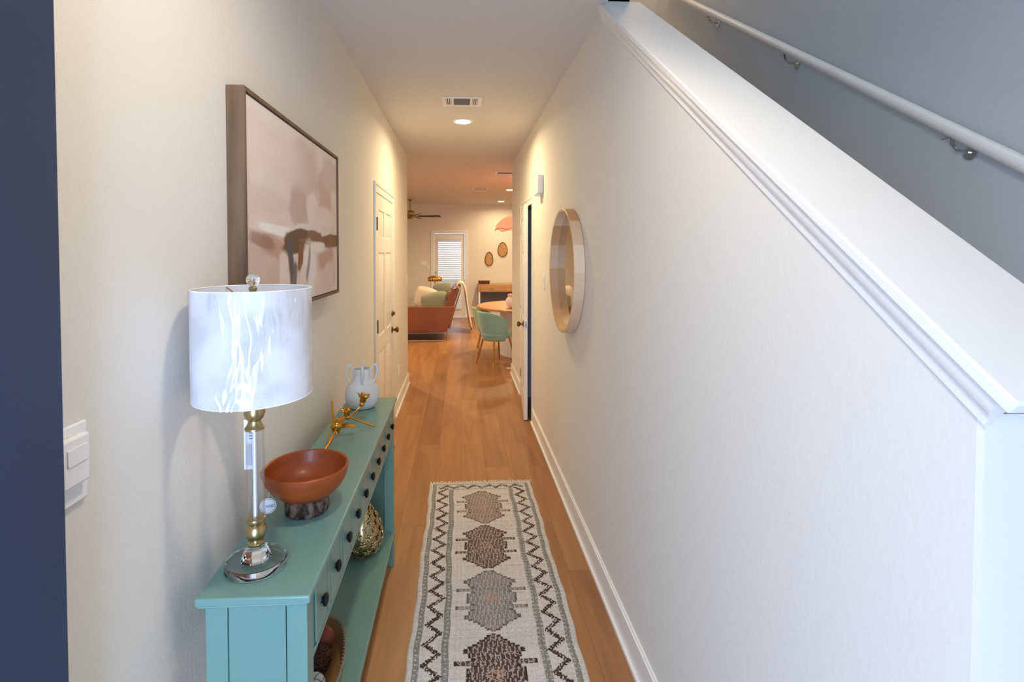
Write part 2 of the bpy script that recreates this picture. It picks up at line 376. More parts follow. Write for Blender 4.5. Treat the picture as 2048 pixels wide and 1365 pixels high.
d = panel_leaf('door_1', DL1-DL0-.008, DH-.012, 'doorw')
d.location = (XL+.005, DL0+.004, .008); struct(d, 'closed white six-panel door on the left hall wall with knob and deadbolt', 'door')
kd = knob(d, 0, DL1-DL0-.075, .87, 1)
MB().lathe([(.028,0),(.028,.006),(.022,.014),(.012,.016),(.001,.0165)], (0,DL1-DL0-.075,1.02), 24, 'x').box(.014,.03,DL1-DL0-.08,DL1-DL0-.07,1.005,1.035).build('deadbolt','bronze',d,bevel=.002)
for z in (.25,1.02,1.80): MB().box(.0005,.004,.004,.03,z-.045,z+.045).lathe([(.007,-.05),(.007,.05)],(.007,.0,z),12).build('hinge','bronze',d,smooth=True)

d = panel_leaf('door_2', .76, DH-.012, 'doorw')
d.location = (XR-.012, DR1-.02, .008); d.rotation_euler = (0,0,R(180-5.0)); struct(d, 'white six-panel closet door standing slightly ajar on the right', 'door')
# local -x side looks into the hall after the half-turn: local +x -> world -x
knob(d, 0, .69, .90, 1)
MB().box(-.0265,-.0085,.7602,.762,.87,.93).build('latch_plate','chrome',d)
MB().lathe([(.006,0),(.006,.009),(.003,.011)],(-.0175,.762,.9),12,'y').build('latch_bolt','bronze',d,smooth=True)
for z in (.27,1.02,1.80): MB().lathe([(.007,-.045),(.007,.045)],(.006,-.006,z),12).box(.0005,.003,.0,.028,z-.045,z+.045).build('hinge','chrome',d,smooth=True)
struct(MB().box(.81,1.74,4.56,4.6,0,H-.01).box(1.70,1.74,4.6,6.37,0,H-.01).box(.81,1.70,6.33,6.37,0,H-.01).build('wall_closet','dark'), 'closet lining painted black to stand for its shade', 'wall')

# front door, open against the left wall
nd = MB().box(-.045,0,0,.91,0,2.03)
d = nd.build('door_3','navy',bevel=.002); d.location = (-.573,-.163,.012); d.rotation_euler = (0,0,R(0)); struct(d,'navy front door swung open at the left edge','door')
for z in (.25,1.0,1.8): MB().box(-.03,-.006,-.003,-.0002,z-.05,z+.05).build('hinge','bronze',d)

# glass back door with blind
d = MB().box(-.635,-.55,BY+.02,BY+.062,.02,2.02).box(.01,.095,BY+.02,BY+.062,.02,2.02).box(-.55,.01,BY+.02,BY+.062,1.88,2.02).box(-.55,.01,BY+.02,BY+.062,.02,.22).build('door_4','doorw',bevel=.003)
struct(d,'white back door with a full glass pane behind a lowered blind','door')
MB().box(-.55,.01,BY+.045,BY+.05,.22,1.88).build('pane','pane',d)
knob(d, 0,0,0,1,name='door_knob').matrix_basis = Matrix.Translation((-.60,BY+.02,.98)) @ Matrix.Rotation(R(-90),4,'Z')
MB().lathe([(.026,0),(.026,-.012),(.012,-.02),(.001,-.021)],(-.60,BY+.02,1.09),20,'y').build('deadbolt','chrome',d,smooth=True)
bl = MB().box(-.555,.015,BY-.012,BY+.015,1.85,1.90).build('window_blind','slat')
tag(bl,'white horizontal slat blind hanging over the glass of the back door','blind')
s = MB(); k = 0; z = 1.835
while z > .22:
    mt = Matrix.Translation((0,BY+.002,z)) @ Matrix.Rotation(R(34),4,'X'); s.box(-.55,.01,-.023,.023,-.0012,.0012,mt); z -= .046
s.build('slats','slat',bl)
c_ = MB()
for x in (-.42,-.12): c_.tube([(x,BY-.022,1.85),(x,BY-.022,.2)],.0018,6)
c_.build('ladder_cord','white_plastic',bl); MB().box(-.55,.01,BY-.012,BY+.014,.185,.205).build('bottom_rail','slat',bl)

# ------------------------------------------------------------------ ceiling fixtures
def downlight(x, y, label, W=28, col=(1,.80,.58), lamp=True):
    o = thing('recessed_light', label, 'ceiling light', (x,y,H), group='recessed ceiling lights')
    MB().lathe([(.066,-.001),(.068,-.006),(.088,-.004),(.092,0)],(0,0,0),36,cap=False).build('trim_ring','white_plastic',o,smooth=True)
    MB().lathe([(.0655,0),(.0655,-.0045),(.04,-.0055),(.001,-.006)],(0,0,0),36).build('lens','ledlens',o,smooth=True)
    if lamp:
        l = bpy.data.lights.new('downlight','AREA'); l.shape = 'DISK'; l.size = .13; l.energy = W; l.color = col; l.spread = R(165)
        lo = bpy.data.objects.new('downlight_lamp', l); C.objects.link(lo); lo.location = (x,y,H-.012)
    return o
WARM = (1,.78,.44)
downlight(.05,.95,'recessed ceiling light just inside the front door, nearest the entrance', 11, (1,.84,.62))
downlight(.02,4.42,'lit recessed ceiling light in the middle of the hall behind the vent', 23, WARM)
downlight(.914,9.27,'lit recessed ceiling light over the dining end, right of the slim ceiling grille', 46, WARM)
downlight(.918,11.40,'lit recessed ceiling light closest to the far back wall', 17, WARM)
downlight(-1.6,7.6,'recessed ceiling light over the sitting area, out past the left corner', 52, WARM)
downlight(2.4,8.6,'recessed ceiling light on the right beyond the dining table', 46, WARM)

o = thing('ceiling_vent','white three-section register on the hall ceiling just before the recessed light','vent',(.01,3.83,H),group='ceiling registers')
MB().box(-.15,.15,-.115,-.085,-.008,0).box(-.15,.15,.085,.115,-.008,0).box(-.15,-.12,-.085,.085,-.008,0).box(.12,.15,-.085,.085,-.008,0).box(-.078,-.062,-.085,.085,-.008,0).box(.062,.078,-.085,.085,-.008,0).build('frame','white_plastic',o,bevel=.002)
l = MB()
for k in range(11): l.box(-.062,.062,-.085+.0155*k,-.085+.0155*k+.010,-.006,-.001)
l.build('louver','ventdark',o)
for s_ in (-1,1):
    l = MB()
    for k in range(3): l.box(s_*.099-.018+.0145*k,s_*.099-.018+.0145*k+.007,-.085,.085,-.007,-.001)
    l.build('side_louver','white_plastic',o)
MB().box(-.12,-.078,-.085,.085,-.001,-.0002).box(.078,.12,-.085,.085,-.001,-.0002).box(-.062,.062,-.085,.085,-.0009,-.0002).build('backing','rim',o)
o = thing('ceiling_vent','white register on the far room ceiling beside the right hall corner','vent',(.66,7.25,H),group='ceiling registers')
MB().box(-.16,.16,-.11,-.08,-.01,0).box(-.16,.16,.08,.11,-.01,0).box(-.16,-.13,-.08,.08,-.01,0).box(.13,.16,-.08,.08,-.01,0).build('frame','white_plastic',o,bevel=.002)
l = MB()
for k in range(9): l.box(-.13,.13,-.08+.018*k,-.08+.018*k+.012,-.007,-.001)
l.build('louver','ventdark',o)
o = thing('ceiling_vent','slim white ceiling grille beyond the hall mouth above the glass door','vent',(.36,9.05,H),group='ceiling registers')
MB().box(-.14,.14,-.07,.07,-.012,0).build('frame','white_plastic',o,bevel=.003)
l = MB()
for k in range(7): l.box(-.11,.11,-.05+.015*k,-.05+.015*k+.004,-.014,-.012)
l.build('louver','ventdark',o)

# ceiling fan
F = thing('ceiling_fan','brass ceiling fan with dark blades at the left corner of the far room','ceiling fan',(-1.08,10.8,H))
MB().lathe([(.065,0),(.065,-.02),(.04,-.06),(.015,-.07)],(0,0,0),28).build('canopy','brass',F,smooth=True)
MB().tube([(0,0,-.06),(0,0,-.28)],.013,12).build('downrod','brass',F,smooth=True)
MB().lathe([(.02,-.26),(.08,-.28),(.105,-.31),(.105,-.36),(.085,-.385),(.09,-.40),(.06,-.44),(.02,-.455),(.001,-.456)],(0,0,0),32).build('motor_housing','brass',F,smooth=True)
for k in range(5):
    a = R(4+72*k); mt = Matrix.Rotation(a,4,'Z') @ Matrix.Translation((0,0,-.385)) @ Matrix.Rotation(R(20),4,'X')
    bb = MB(); bb.prism([(.17,-.045),(.60,-.068),(.64,-.055),(.655,0),(.64,.055),(.60,.068),(.17,.045)],'z',-.004,.004)
    for v in bb.bm.verts: v.co = mt @ v.co
    bo = bb.build('blade','fanblade',F,bevel=.002)
    bb = MB().box(.08,.21,-.018,.018,-.010,-.004,mt); bb.build('blade_bracket','brass',bo)
MB().tube([(.03,-.03,-.44),(.03,-.03,-.85)],.002,6).ball((.03,-.03,-.86),.008,8,6).build('pull_chain','brass',F)

# ------------------------------------------------------------------ wall items
o = thing('picture','framed abstract painting in blush and brown on the left wall above the lamp','picture',(XL,1.41,1.40))
fw, fh, fd = 1.05, .655, .05
MB().box(.001,fd,0,.012,0,fh).box(.001,fd,fw-.012,fw,0,fh).box(.001,fd,.012,fw-.012,0,.012).box(.001,fd,.012,fw-.012,fh-.012,fh).build('frame','frame',o,bevel=.001)
def painting():
    nu, nv = 260, 160
    U, V = np.meshgrid(np.linspace(0,1,nu+1), np.linspace(0,1,nv+1), indexing='ij')
    rng = np.random.RandomState(3)
    def noise(sc, oct=4):
        r = np.zeros_like(U)
        for k in range(oct):
            for _ in range(3):
                a,b,p = rng.normal()*sc*2**k, rng.normal()*sc*2**k, rng.rand()*6.28
                r += np.sin(a*U+b*V+p)/(3*1.7**k)
        return r
    wx, wy = noise(6)*.012, noise(6)*.012
    hatch = noise(30,3)
    u, v = U+wx, V+wy
    col = np.zeros(U.shape+(3,)); c = lambda *a: np.array(lin(a)[:3])
    t = np.clip((V-.35)/.5,0,1)[...,None]
    col[:] = c(220,202,196)*(1-t)+c(232,218,212)*t
    def st(cu,cv,ru,rv,ang,colr,soft=.3,al=1.):
        a = R(ang); du, dv = (u-cu)*1.6, v-cv; x = du*math.cos(a)+dv*math.sin(a); y = -du*math.sin(a)+dv*math.cos(a)
        d = (np.abs(x/(ru*1.6))**3+np.abs(y/rv)**3)**(1/3) + hatch*.12
        w = np.clip((1-d)/soft+.5,0,1); w = (w*w*(3-2*w)*al)[...,None]
        col[:] = col*(1-w)+c(*colr)*w
    st(.55,.70,.16,.28,5,(208,186,176),.6,.8); st(.80,.70,.10,.16,0,(204,172,158),.4,.8); st(.9,.85,.15,.12,0,(214,196,188),.6)
    st(.46,.54,.10,.13,-10,(202,176,166),.4,.9); st(.62,.55,.07,.12,20,(232,220,214),.4,.9); st(.78,.53,.14,.07,0,(228,214,206),.5)
    st(.12,.55,.16,.06,0,(206,188,182),.8,.4); st(.25,.80,.25,.14,0,(228,212,204),.8,.8)
    st(.2,.22,.22,.2,0,(206,182,172),.5); st(.22,.32,.12,.06,-12,(182,138,118),.6,.6); st(.1,.36,.1,.035,-10,(150,116,98),.6,.8)
    st(.24,.415,.17,.028,-3,(238,234,230),.3); st(.55,.43,.2,.03,4,(226,218,212),.5)
    st(.66,.378,.36,.042,0,(134,102,80),.3); st(.9,.36,.14,.045,0,(128,94,70),.3); st(.42,.385,.13,.03,6,(108,82,66),.3)
    st(.80,.425,.07,.018,5,(224,214,206),.3); st(.40,.32,.12,.04,0,(106,78,62),.3); st(.36,.24,.035,.13,4,(92,88,90),.35); st(.40,.14,.02,.10,-12,(116,110,110),.4)
    st(.30,.18,.05,.12,4,(226,210,202),.4); st(.47,.26,.03,.09,-18,(130,92,74),.4); st(.57,.16,.08,.18,-14,(228,222,222),.4); st(.50,.10,.04,.12,-10,(222,210,204),.4)
    st(.56,.22,.015,.12,-14,(140,116,108),.5,.8); st(.80,.25,.12,.07,5,(190,152,138),.5,.9); st(.85,.12,.14,.10,10,(214,194,186),.5); st(.68,.33,.10,.03,0,(230,222,216),.4)
    col *= (1+hatch*.025)[...,None]
    me = bpy.data.meshes.new('canvas')
    P = np.stack([np.full_like(U,0.0), .016+U*(fw-.032), .016+V*(fh-.032)],-1).reshape(-1,3)
    idx = np.arange((nu+1)*(nv+1)).reshape(nu+1,nv+1)
    Fc = np.stack([idx[:-1,:-1],idx[1:,:-1],idx[1:,1:],idx[:-1,1:]],-1).reshape(-1,4)
    n0 = len(P); back = P.copy(); front = P.copy(); front[:,0] = fd-.006; cor = [idx[0,0],idx[-1,0],idx[-1,-1],idx[0,-1]]
    bv = [tuple(P[i]+np.array([.004,0,0])) for i in cor]
    verts = [tuple(p) for p in front]+bv
    bd = [list(idx[:,0]), list(idx[-1,:]), list(idx[::-1,-1]), list(idx[0,::-1])]
    faces = [tuple(int(q) for q in f) for f in Fc]+[(n0+3,n0+2,n0+1,n0)]
    for k in range(4): faces.append(tuple([int(q) for q in bd[k][::-1]]+[n0+k, n0+(k+1)%4]))
    me.from_pydata(verts,[],faces); me.update()
    ca = me.color_attributes.new('Col','FLOAT_COLOR','POINT')
    arr = np.ones((len(verts),4),dtype=np.float32); arr[:n0,:3] = col.reshape(-1,3); arr[n0:,:3] = .7
    ca.data.foreach_set('color', arr.ravel())
    me.materials.append(attr_mat('canvas_paint', .6, (40,(1,1,1)), .15))
    ob = bpy.data.objects.new('canvas', me); C.objects.link(ob); ob.parent = o
painting()

# round mirror
o = thing('round_mirror','round mirror in a deep light wood rim on the right wall','mirror',(XR,3.03,1.483))
Rm = .378
MB().lathe([(Rm-.004,-.001),(Rm,-.004),(Rm,-.058),(Rm-.003,-.061),(Rm-.016,-.061),(Rm-.019,-.058),(Rm-.019,-.001)],(0,0,0),96,'x',cap=False).build('frame','lightwood',o,smooth=True)
mr = M['lightwood'].node_tree; N = mr.nodes; L = mr.links    # segments of lighter and darker wood around the rim
tc = N.new('ShaderNodeTexCoord'); sp = N.new('ShaderNodeSeparateXYZ'); L.new(tc.outputs['Object'], sp.inputs[0])
at = N.new('ShaderNodeMath'); at.operation = 'ARCTAN2'; L.new(sp.outputs['Z'], at.inputs[0]); L.new(sp.outputs['Y'], at.inputs[1])
ml = N.new('ShaderNodeMath'); ml.operation = 'MULTIPLY'; ml.inputs[1].default_value = 2.2; L.new(at.outputs[0], ml.inputs[0])
fl = N.new('ShaderNodeMath'); fl.operation = 'FLOOR'; L.new(ml.outputs[0], fl.inputs[0])
wn = N.new('ShaderNodeTexWhiteNoise'); wn.noise_dimensions = '1D'; L.new(fl.outputs[0], wn.inputs['W'])
rp = N.new('ShaderNodeValToRGB'); rp.color_ramp.elements[0].color = lin((204,156,108)); rp.color_ramp.elements[1].color = lin((234,212,184)); L.new(wn.outputs['Value'], rp.inputs[0])
L.new(rp.outputs[0], N['Principled BSDF'].inputs['Base Color'])
MB().lathe([(Rm-.0195,-.004),(Rm-.0195,-.009),(.001,-.009)],(0,0,0),96,'x').build('mirror_glass','mirror',o)

def plate(name, label, cat, loc, w, h, axis, face, group=None, toggles=1):
    """wall plate; local x = out of wall"""
    o = thing(name, label, cat, loc, {'+x':0,'-x':PI,'-y':-PI/2}[face], group=group)
    MB().box(0,.006,-w/2,w/2,-h/2,h/2).build('plate','white_plastic',o,bevel=.002)
    for k in range(toggles):
        y = (k-(toggles-1)/2)*.046
        if name == 'light_switch': MB().box(.006,.010,y-.016,y+.016,-.033,.033).build('rocker','white_plastic',o,bevel=.001)
        else:
            q = MB().lathe([(.016,.006),(.015,.009),(.001,.009)],(0,0,.022),20,'x').lathe([(.016,.006),(.015,.009),(.001,.009)],(0,0,-.022),20,'x').build('socket','white_plastic',o)
    return o
plate('light_switch','white rocker switch low at the far end of the left hall wall by the corner','light switch',(XL,5.93,1.26),.075,.12,'x','+x','white light switches')
plate('power_outlet','white outlet plate just above the baseboard right of the six-panel door','outlet',(XL,5.14,.37),.075,.12,'x','+x')
plate('light_switch','white switch plate on the right wall just beyond the round mirror','light switch',(XR,3.99,1.36),.075,.12,'x','-x','white light switches')
plate('light_switch','wide double switch plate on the back wall left of the glass door','light switch',(-.90,BY,1.31),.15,.12,'y','-y','white light switches',3)
plate('light_switch','small switch plate on the back wall between the double plate and the door','light switch',(-.79,BY,1.22),.05,.08,'y','-y','white light switches')
# big dimmer next to the front door
o = thing('wall_dimmer','large white dimmer plate beside the open navy door','light switch',(XL,.835,1.25))
MB().box(0,.007,-.040,.040,-.066,.066).build('plate','white_plastic',o,bevel=.003)
MB().box(.007,.020,-.030,.028,-.030,.050).build('paddle','white_plastic',o,bevel=.004)
MB().box(.020,.022,-.022,.020,.006,.034).build('face_panel','white_plastic',o,bevel=.0008)
# chime box
o = thing('door_chime','white chime box high on the right wall above the closet door casing','chime',(XR,4.10,2.15))
MB().box(-.045,0,-.06,.06,-.075,.075).build('cover','white_plastic',o,bevel=.006,seg=3)
MB().box(-.060,0,-.02,.10,-.088,-.0755).build('bracket','white_plastic',o,bevel=.002)
# door stop
MBs = MB().lathe([(.006,0),(.006,-.05),(.009,-.052),(.009,-.065),(.003,-.067)],(XR-.0145,6.40,.09),12,'x')
tag(MBs.build('door_stop','white_plastic',smooth=True),'tiny white door stop on the baseboard at the right hall corner','door stop')

# wooden plaques on the back wall
def plaque(x,z,a,b,tilt,label):
    o = thing('wall_plaque', label, 'wall decoration', (x,BY,z), group='egg-shaped wooden plaques on the back wall')
    def prof(k,n,s=1): 
        t = 2*PI*k/n; return ((a*math.cos(t)*(1-.13*math.sin(t)))*s, b*math.sin(t)*s)
    pts = [(prof(k,48)[0],-.018,prof(k,48)[1]) for k in range(48)]
    MB().tube(pts,.008,8,closed=True).build('rim','rim',o,smooth=True)
    MB().prism([prof(k,48,.98) for k in range(48)],'y',-.016,-.002).build('woven_panel','rattan',o)
    o.rotation_euler = (0,R(tilt),0)
plaque(.684,1.415,.095,.165,0,'narrower, lower of the two egg-shaped plaques on the back wall')
plaque(1.012,1.645,.112,.17,0,'wider, upper of the two egg-shaped plaques on the back wall')

# handrail
o = thing('handrail','round painted handrail climbing the shade-toned stairwell wall','handrail',(1.68,1.414,1.858))
sl = (3.483-1.858)/(3.713-1.414)
MB().tube([(0,-1.0,-1.0*sl),(0,2.75,2.75*sl)],.0225,20).build('rail','trim',o,smooth=True)
for y in (-.55,.22,1.12,1.93):
    z = y*sl
    bk = MB().tube([(0,y,z-.022),(0,y,z-.05),(.02,y,z-.07),(.069,y,z-.075)],[.006,.006,.006,.007],8).lathe([(.022,.063),(.022,.0695)],(0,y,z-.078),16,'x').box(-.012,.012,y-.03,y+.03,z-.0275+0,z-.0235)
    bk.build('bracket','chrome',o,smooth=True)

# ------------------------------------------------------------------ console table
TX0,TX1,TY0,TY1,TZ = -.574,-.329,1.087,2.58,.85
def on_table(o, k=.974):
    o.location = (o.location.x*k, o.location.y*k, .8503); o.scale = (k,k,k)
T = thing('console_table','long teal console table with black knobs against the left wall','table',((TX0+TX1)/2,(TY0+TY1)/2,0))
ox, oy = (TX0+TX1)/2,(TY0+TY1)/2
def tb(x0,x1,y0,y1,z0,z1): return (x0-ox,x1-ox,y0-oy,y1-oy,z0,z1)
g = MB()
for (e,z0,z1) in ((0,.832,.85),(-.006,.824,.832)):
    g.box(*tb(TX0,TX1-(-e),TY0-e,TY1+e,z0,z1))
g.build('tabletop','teal',T,bevel=.007,seg=4)
LX0,LX1,LY0,LY1 = TX0+.012,TX1-.013,TY0+.022,TY1-.022
g = MB().box(*tb(LX0,LX0+.016,LY0+.045,LY1-.045,.66,.824)).box(*tb(LX0+.004,LX1-.016,LY0+.045,LY1-.045,.67,.68))
g.box(*tb(LX1-.016,LX1-.001,LY0+.048,LY1-.048,.654,.666)).box(*tb(LX1-.016,LX1-.001,LY0+.048,LY1-.048,.817,.824))
g.build('apron','teal',T,bevel=.002)
for (ya) in (LY0, LY1-.018):
    MB().box(*tb(LX0+.048,LX1-.048,ya+.004 if ya==LY0 else ya,ya+.018 if ya==LY0 else ya+.014,.19,.823)).build('end_panel','teal',T,bevel=.001)
for (xa,xb) in ((LX0,LX0+.047),(LX1-.045,LX1)):
    for (ya,yb) in ((LY0,LY0+.047),(LY1-.047,LY1)):
        g = MB(); f = .008
        xo0, xo1 = (xa, xb-f) if xa == LX0 else (xa+f, xb)
        yo0, yo1 = (ya, yb-f) if ya == LY0 else (ya+f, yb)
        P4 = lambda x0,x1,y0,y1,z: [(x0-ox,y0-oy,z),(x1-ox,y0-oy,z),(x1-ox,y1-oy,z),(x0-ox,y1-oy,z)]
        g.hexa(P4(xo0,xo1,yo0,yo1,0), P4(xa,xb,ya,yb,.19)); g.box(*tb(xa,xb,ya,yb,.1905,.8235))
        g.build('leg','teal',T,bevel=.002)
MB().box(*tb(LX0+.002,LX1+.006,LY0+.006,LY1-.006,.165,.185)).build('shelf','teal',T,bevel=.003)
ky = [1.196+.1417*k for k in range(10)]
fx = LX1-.014
for i in range(5):
    y0, y1 = LY0+.049+i*(LY1-LY0-.098)/5+.002, LY0+.049+(i+1)*(LY1-LY0-.098)/5-.002
    g = MB().box(*tb(fx,fx+.009,y0,y1,.668,.816)).box(*tb(LX0+.02,fx,y0+.01,y1-.01,.69,.80))
    k0, k1 = y0+(y1-y0)*.25, y0+(y1-y0)*.75; hw = .048
    for kk in (k0,k1):
        g.box(*tb(fx+.009,fx+.0145,kk-hw,kk+hw,.674,.810))
    mid = (k0+k1)/2
    g.box(*tb(fx+.009,fx+.0145,mid-.012,mid+.012,.674,.810))
    if y0 > LY0+.06: g.box(*tb(fx+.009,fx+.0145,y0,y0+.009,.674,.810))
    g.box(*tb(fx+.009,fx+.0145,y1-.009,y1,.674,.810))
    dr = g.build('drawer','teal',T,bevel=.0015)
    for kk in (k0,k1):
        MB().lathe([(.008,0),(.008,.003),(.014,.005),(.016,.009),(.0145,.013),(.008,.0155),(.001,.016)],(fx+.0145-ox,kk-oy,.744),20,'x').build('knob','knob',dr,smooth=True)

# ------------------------------------------------------------------ table lamp
Lp = thing('table_lamp','tall table lamp with crystal column and plastic-wrapped white drum shade','lamp',(-.5,1.23,.83))
MB().lathe([(.068,0),(.072,.004),(.072,.017),(.069,.021),(.001,.021)],(0,0,.0005),64,sx=1,sy=.92).build('base','crystal',Lp,bevel=.001)
MB().lathe([(.036,.0225),(.0365,.028),(.033,.034),(.026,.042),(.021,.05),(.019,.056)],(0,0,0),8).build('crystal_foot','crystal',Lp)
MB().lathe([(.018,.057),(.019,.060),(.013,.064),(.012,.066),(.018,.070),(.0235,.081),(.0245,.09),(.0225,.099),(.016,.107),(.013,.109),(.021,.112),(.023,.117),(.0225,.122),(.018,.124)],(0,0,0),36).build('lower_brass_collar','brass',Lp,smooth=True)
MB().lathe([(.0215,.1245),(.0215,.338)],(0,0,0),48,cap=False).lathe([(.0190,.338),(.0190,.1245)],(0,0,0),48,cap=False).build('glass_tube','cleartube',Lp,smooth=True)
MB().tube([(0,0,.124),(0,0,.339)],.0045,16).build('rod','rod',Lp,smooth=True)
MB().lathe([(.0225,.3385),(.0225,.343),(.018,.348),(.015,.356),(.014,.360),(.020,.366),(.0240,.377),(.0242,.388),(.020,.400),(.014,.406),(.013,.410),(.018,.413),(.018,.418),(.008,.42),(.006,.60)],(0,0,0),36).build('upper_brass_collar','brass',Lp,smooth=True)
MB().lathe([(.009,.655),(.010,.662),(.006,.668),(.009,.676),(.010,.682),(.006,.686)],(0,0,0),20).tube([(0,0,.60),(0,0,.66)],.004,8).build('finial_stem','brass',Lp,smooth=True)
MB().ball((0,0,.701),.0155,24,16).build('finial','crystal',Lp,smooth=True)
sh = MB().lathe([(.1335,.425),(.1335,.680)],(0,0,0),96,cap=False).lathe([(.1315,.680),(.1315,.425)],(0,0,0),96,cap=False)
sh.build('lamp_shade','shade',Lp,smooth=True)
for z in (.6805,.4245):
    g = MB().tube([(.1325*math.cos(2*PI*k/64),.1325*math.sin(2*PI*k/64),z) for k in range(64)],.0017,6,closed=True)
    g.build('shade_rim','white_plastic',Lp,smooth=True)
g = MB()
for a in (R(20),R(140),R(260)): g.tube([(.008*math.cos(a),.008*math.sin(a),.657),(.07*math.cos(a),.07*math.sin(a),.657),(.131*math.cos(a),.131*math.sin(a),.677)],.0018,6)
g.build('shade_spider','brass',Lp)
def wr(u,v):
    a = 2*PI*u; z = .4225+v*.26
    r = .1350+.0007*math.sin(7*a+9*v)+.0006*math.sin(19*a-13*v)+.0004*math.sin(31*a+21*v)
    return (r*math.cos(a), r*math.sin(a), z)
MB().grid(wr,160,30).build('plastic_wrap','wrap',Lp,smooth=True)
tg = MB().box(-.010,.015,0,.0006,-.065,.06).build('paper_tag','paper',Lp,loc=(-.030,.034,.29)); tg['label'] = 'white paper tag hanging behind the column'
g = MB()
for k in range(6): g.box(-.004+.0025*k,-.0032+.0025*k,-.0004,-.0001,-.055,.0)
for k in range(3): g.box(.002,.012,-.0004,-.0001,.012+.007*k,.014+.007*k)
g.build('print','ink',tg)
MB().tube([(-.028,.034,.345),(-.02,.02,.39),(-.008,.008,.408)],.0005,5).build('tag_string','paper',Lp)

# ------------------------------------------------------------------ bowl
B = thing('wooden_bowl','reddish brown wooden bowl on a rough bark foot in front of the lamp','bowl',(-.458,1.495,.83))
def wob(a,z): return 1+.02*math.sin(9*a+40*z)+.012*math.sin(17*a)
MB().lathe([(.060,.001),(.063,.01),(.062,.038),(.056,.0445),(.001,.045)],(0,0,0),64,fn=wob).build('bark_foot','stone',B,smooth=True)
def lip(a,z): return 1+.05*math.exp(-((a-R(205))/.22)**2)*min(1,max(0,(z-.06)/.07))
MB().lathe([(.001,.0455),(.05,.046),(.078,.056),(.100,.076),(.114,.100),(.120,.124),(.121,.134),(.118,.137),(.113,.134),(.108,.112),(.094,.084),(.072,.066),(.04,.058),(.001,.057)],(0,0,0),96,fn=lip).build('bowl_body','bowl',B,smooth=True)
tg = MB().lathe([(.022,0),(.022,.0008)],(0,0,0),32,'y').build('round_tag','paper',B,loc=(-.085,-.075,.052)); tg['label'] = 'round cream tag with printed letters'
tg.rotation_euler = (0,0,R(14))
cu = bpy.data.curves.new('tag_text','FONT'); cu.body = 'AND'; cu.size = .011; cu.extrude = .0001; cu.align_x = 'CENTER'; cu.materials.append(M['ink'])
tmp_ = bpy.data.objects.new('tmp', cu); C.objects.link(tmp_); bpy.context.view_layer.update(); tme = bpy.data.meshes.new_from_object(tmp_); bpy.data.objects.remove(tmp_)
tx = bpy.data.objects.new('printed_text', tme); C.objects.link(tx); tx.parent = tg; tx.location = (.006,-.0006,-.004); tx.rotation_euler = (R(90),0,0)
q = MB().tube([(math.cos(2*PI*k/24)*.019,-.0004,math.sin(2*PI*k/24)*.019) for k in range(24)],.0004,4,closed=True).build('ring_print',mat('tag_red',(170,60,60),.7),tg)
MB().tube([(-.085,-.0745,.073),(-.082,-.07,.09),(-.075,-.07,.098)],.0005,5).build('tag_string','paper',B)

# ------------------------------------------------------------------ pale vase with handles
Vs = thing('ceramic_vase','pale blue-grey speckled vase with loop handles at the far end of the table','vase',(-.488,2.485,.83))
MB().lathe([(.045,.0005),(.060,.003),(.075,.02),(.083,.05),(.083,.075),(.074,.103),(.055,.128),(.043,.145),(.040,.165),(.040,.190),(.0385,.192),(.036,.19),(.036,.165),(.040,.14),(.06,.11),(.074,.07),(.06,.02),(.001,.01)],(0,0,0),56).build('vase_body','ceramic',Vs,smooth=True)
for a in (R(-170),R(-78),R(8),R(95)):
    pts = []
    for k in range(28):
        t = 2*PI*k/28; rr = .056+.0165*math.cos(t)+.006*math.sin(t); z = .166+.043*math.sin(t)
        pts.append((rr*math.cos(a), rr*math.sin(a), z))
    MB().tube(pts,.0058,8,closed=True).build('handle','ceramic',Vs,smooth=True)

# ------------------------------------------------------------------ gold blossom branch
G = thing('gold_branch_sculpture','gold metal branch with blossoms lying on the table between bowl and vase','sculpture',(-.5,2.05,.83))
go = lambda x,y,z: (x+.5,y-2.05,z-.83)
g = MB()
g.tube([go(-.522,1.90,.836),go(-.518,1.98,.845),go(-.512,2.08,.872),go(-.50,2.14,.885),go(-.475,2.18,.888),go(-.45,2.21,.908),go(-.437,2.22,.925)],[.005,.0055,.006,.006,.005,.004,.003],10)
g.tube([go(-.482,2.17,.886),go(-.44,2.18,.862),go(-.378,2.19,.837)],[.005,.0048,.005],10)
g.tube([go(-.522,1.97,.845),go(-.527,2.0,.872),go(-.522,2.03,.905)],[.003,.0025,.002],8)
g.tube([go(-.52,2.08,.885),go(-.532,2.09,.92),go(-.538,2.10,.975)],[.007,.005,.0035],8)
g.tube([go(-.45,2.18,.868),go(-.44,2.19,.89)],[.003,.002],8)
g.build('branch','gold',G,smooth=True)
def petal(mb, c, d, up, L_, W_, curl):
    c = Vector(c); d = Vector(d).normalized(); s = d.cross(Vector(up)).normalized(); n = s.cross(d).normalized()
    def fn(u,v):
        w = W_*math.sin(PI*min(1,v*.92+.08))**.7*(u-.5)
        return c+d*(L_*v)+s*w+n*(curl*v*v+ .6*abs(u-.5)*W_*math.sin(PI*v))
    mb.grid(fn,6,8)
def blossom(c, ax, size, name):
    g = MB(); ax = Vector(ax).normalized(); t = ax.orthogonal().normalized()
    for k in range(5):
        a = 2*PI*k/5; o_ = Matrix.Rotation(a,3,ax) @ t
        petal(g, Vector(c), ax*1.0+o_*.55, -o_, size, size*.62, -size*.1)
    g.ball(c,size*.22,10,8)
    return g.build(name,'gold',G,smooth=True,solid=.0018)
blossom(go(-.437,2.22,.925),(.25,0,1),.054,'blossom')
blossom(go(-.485,2.15,.89),(-.1,-.2,1),.048,'blossom')
g = MB(); 
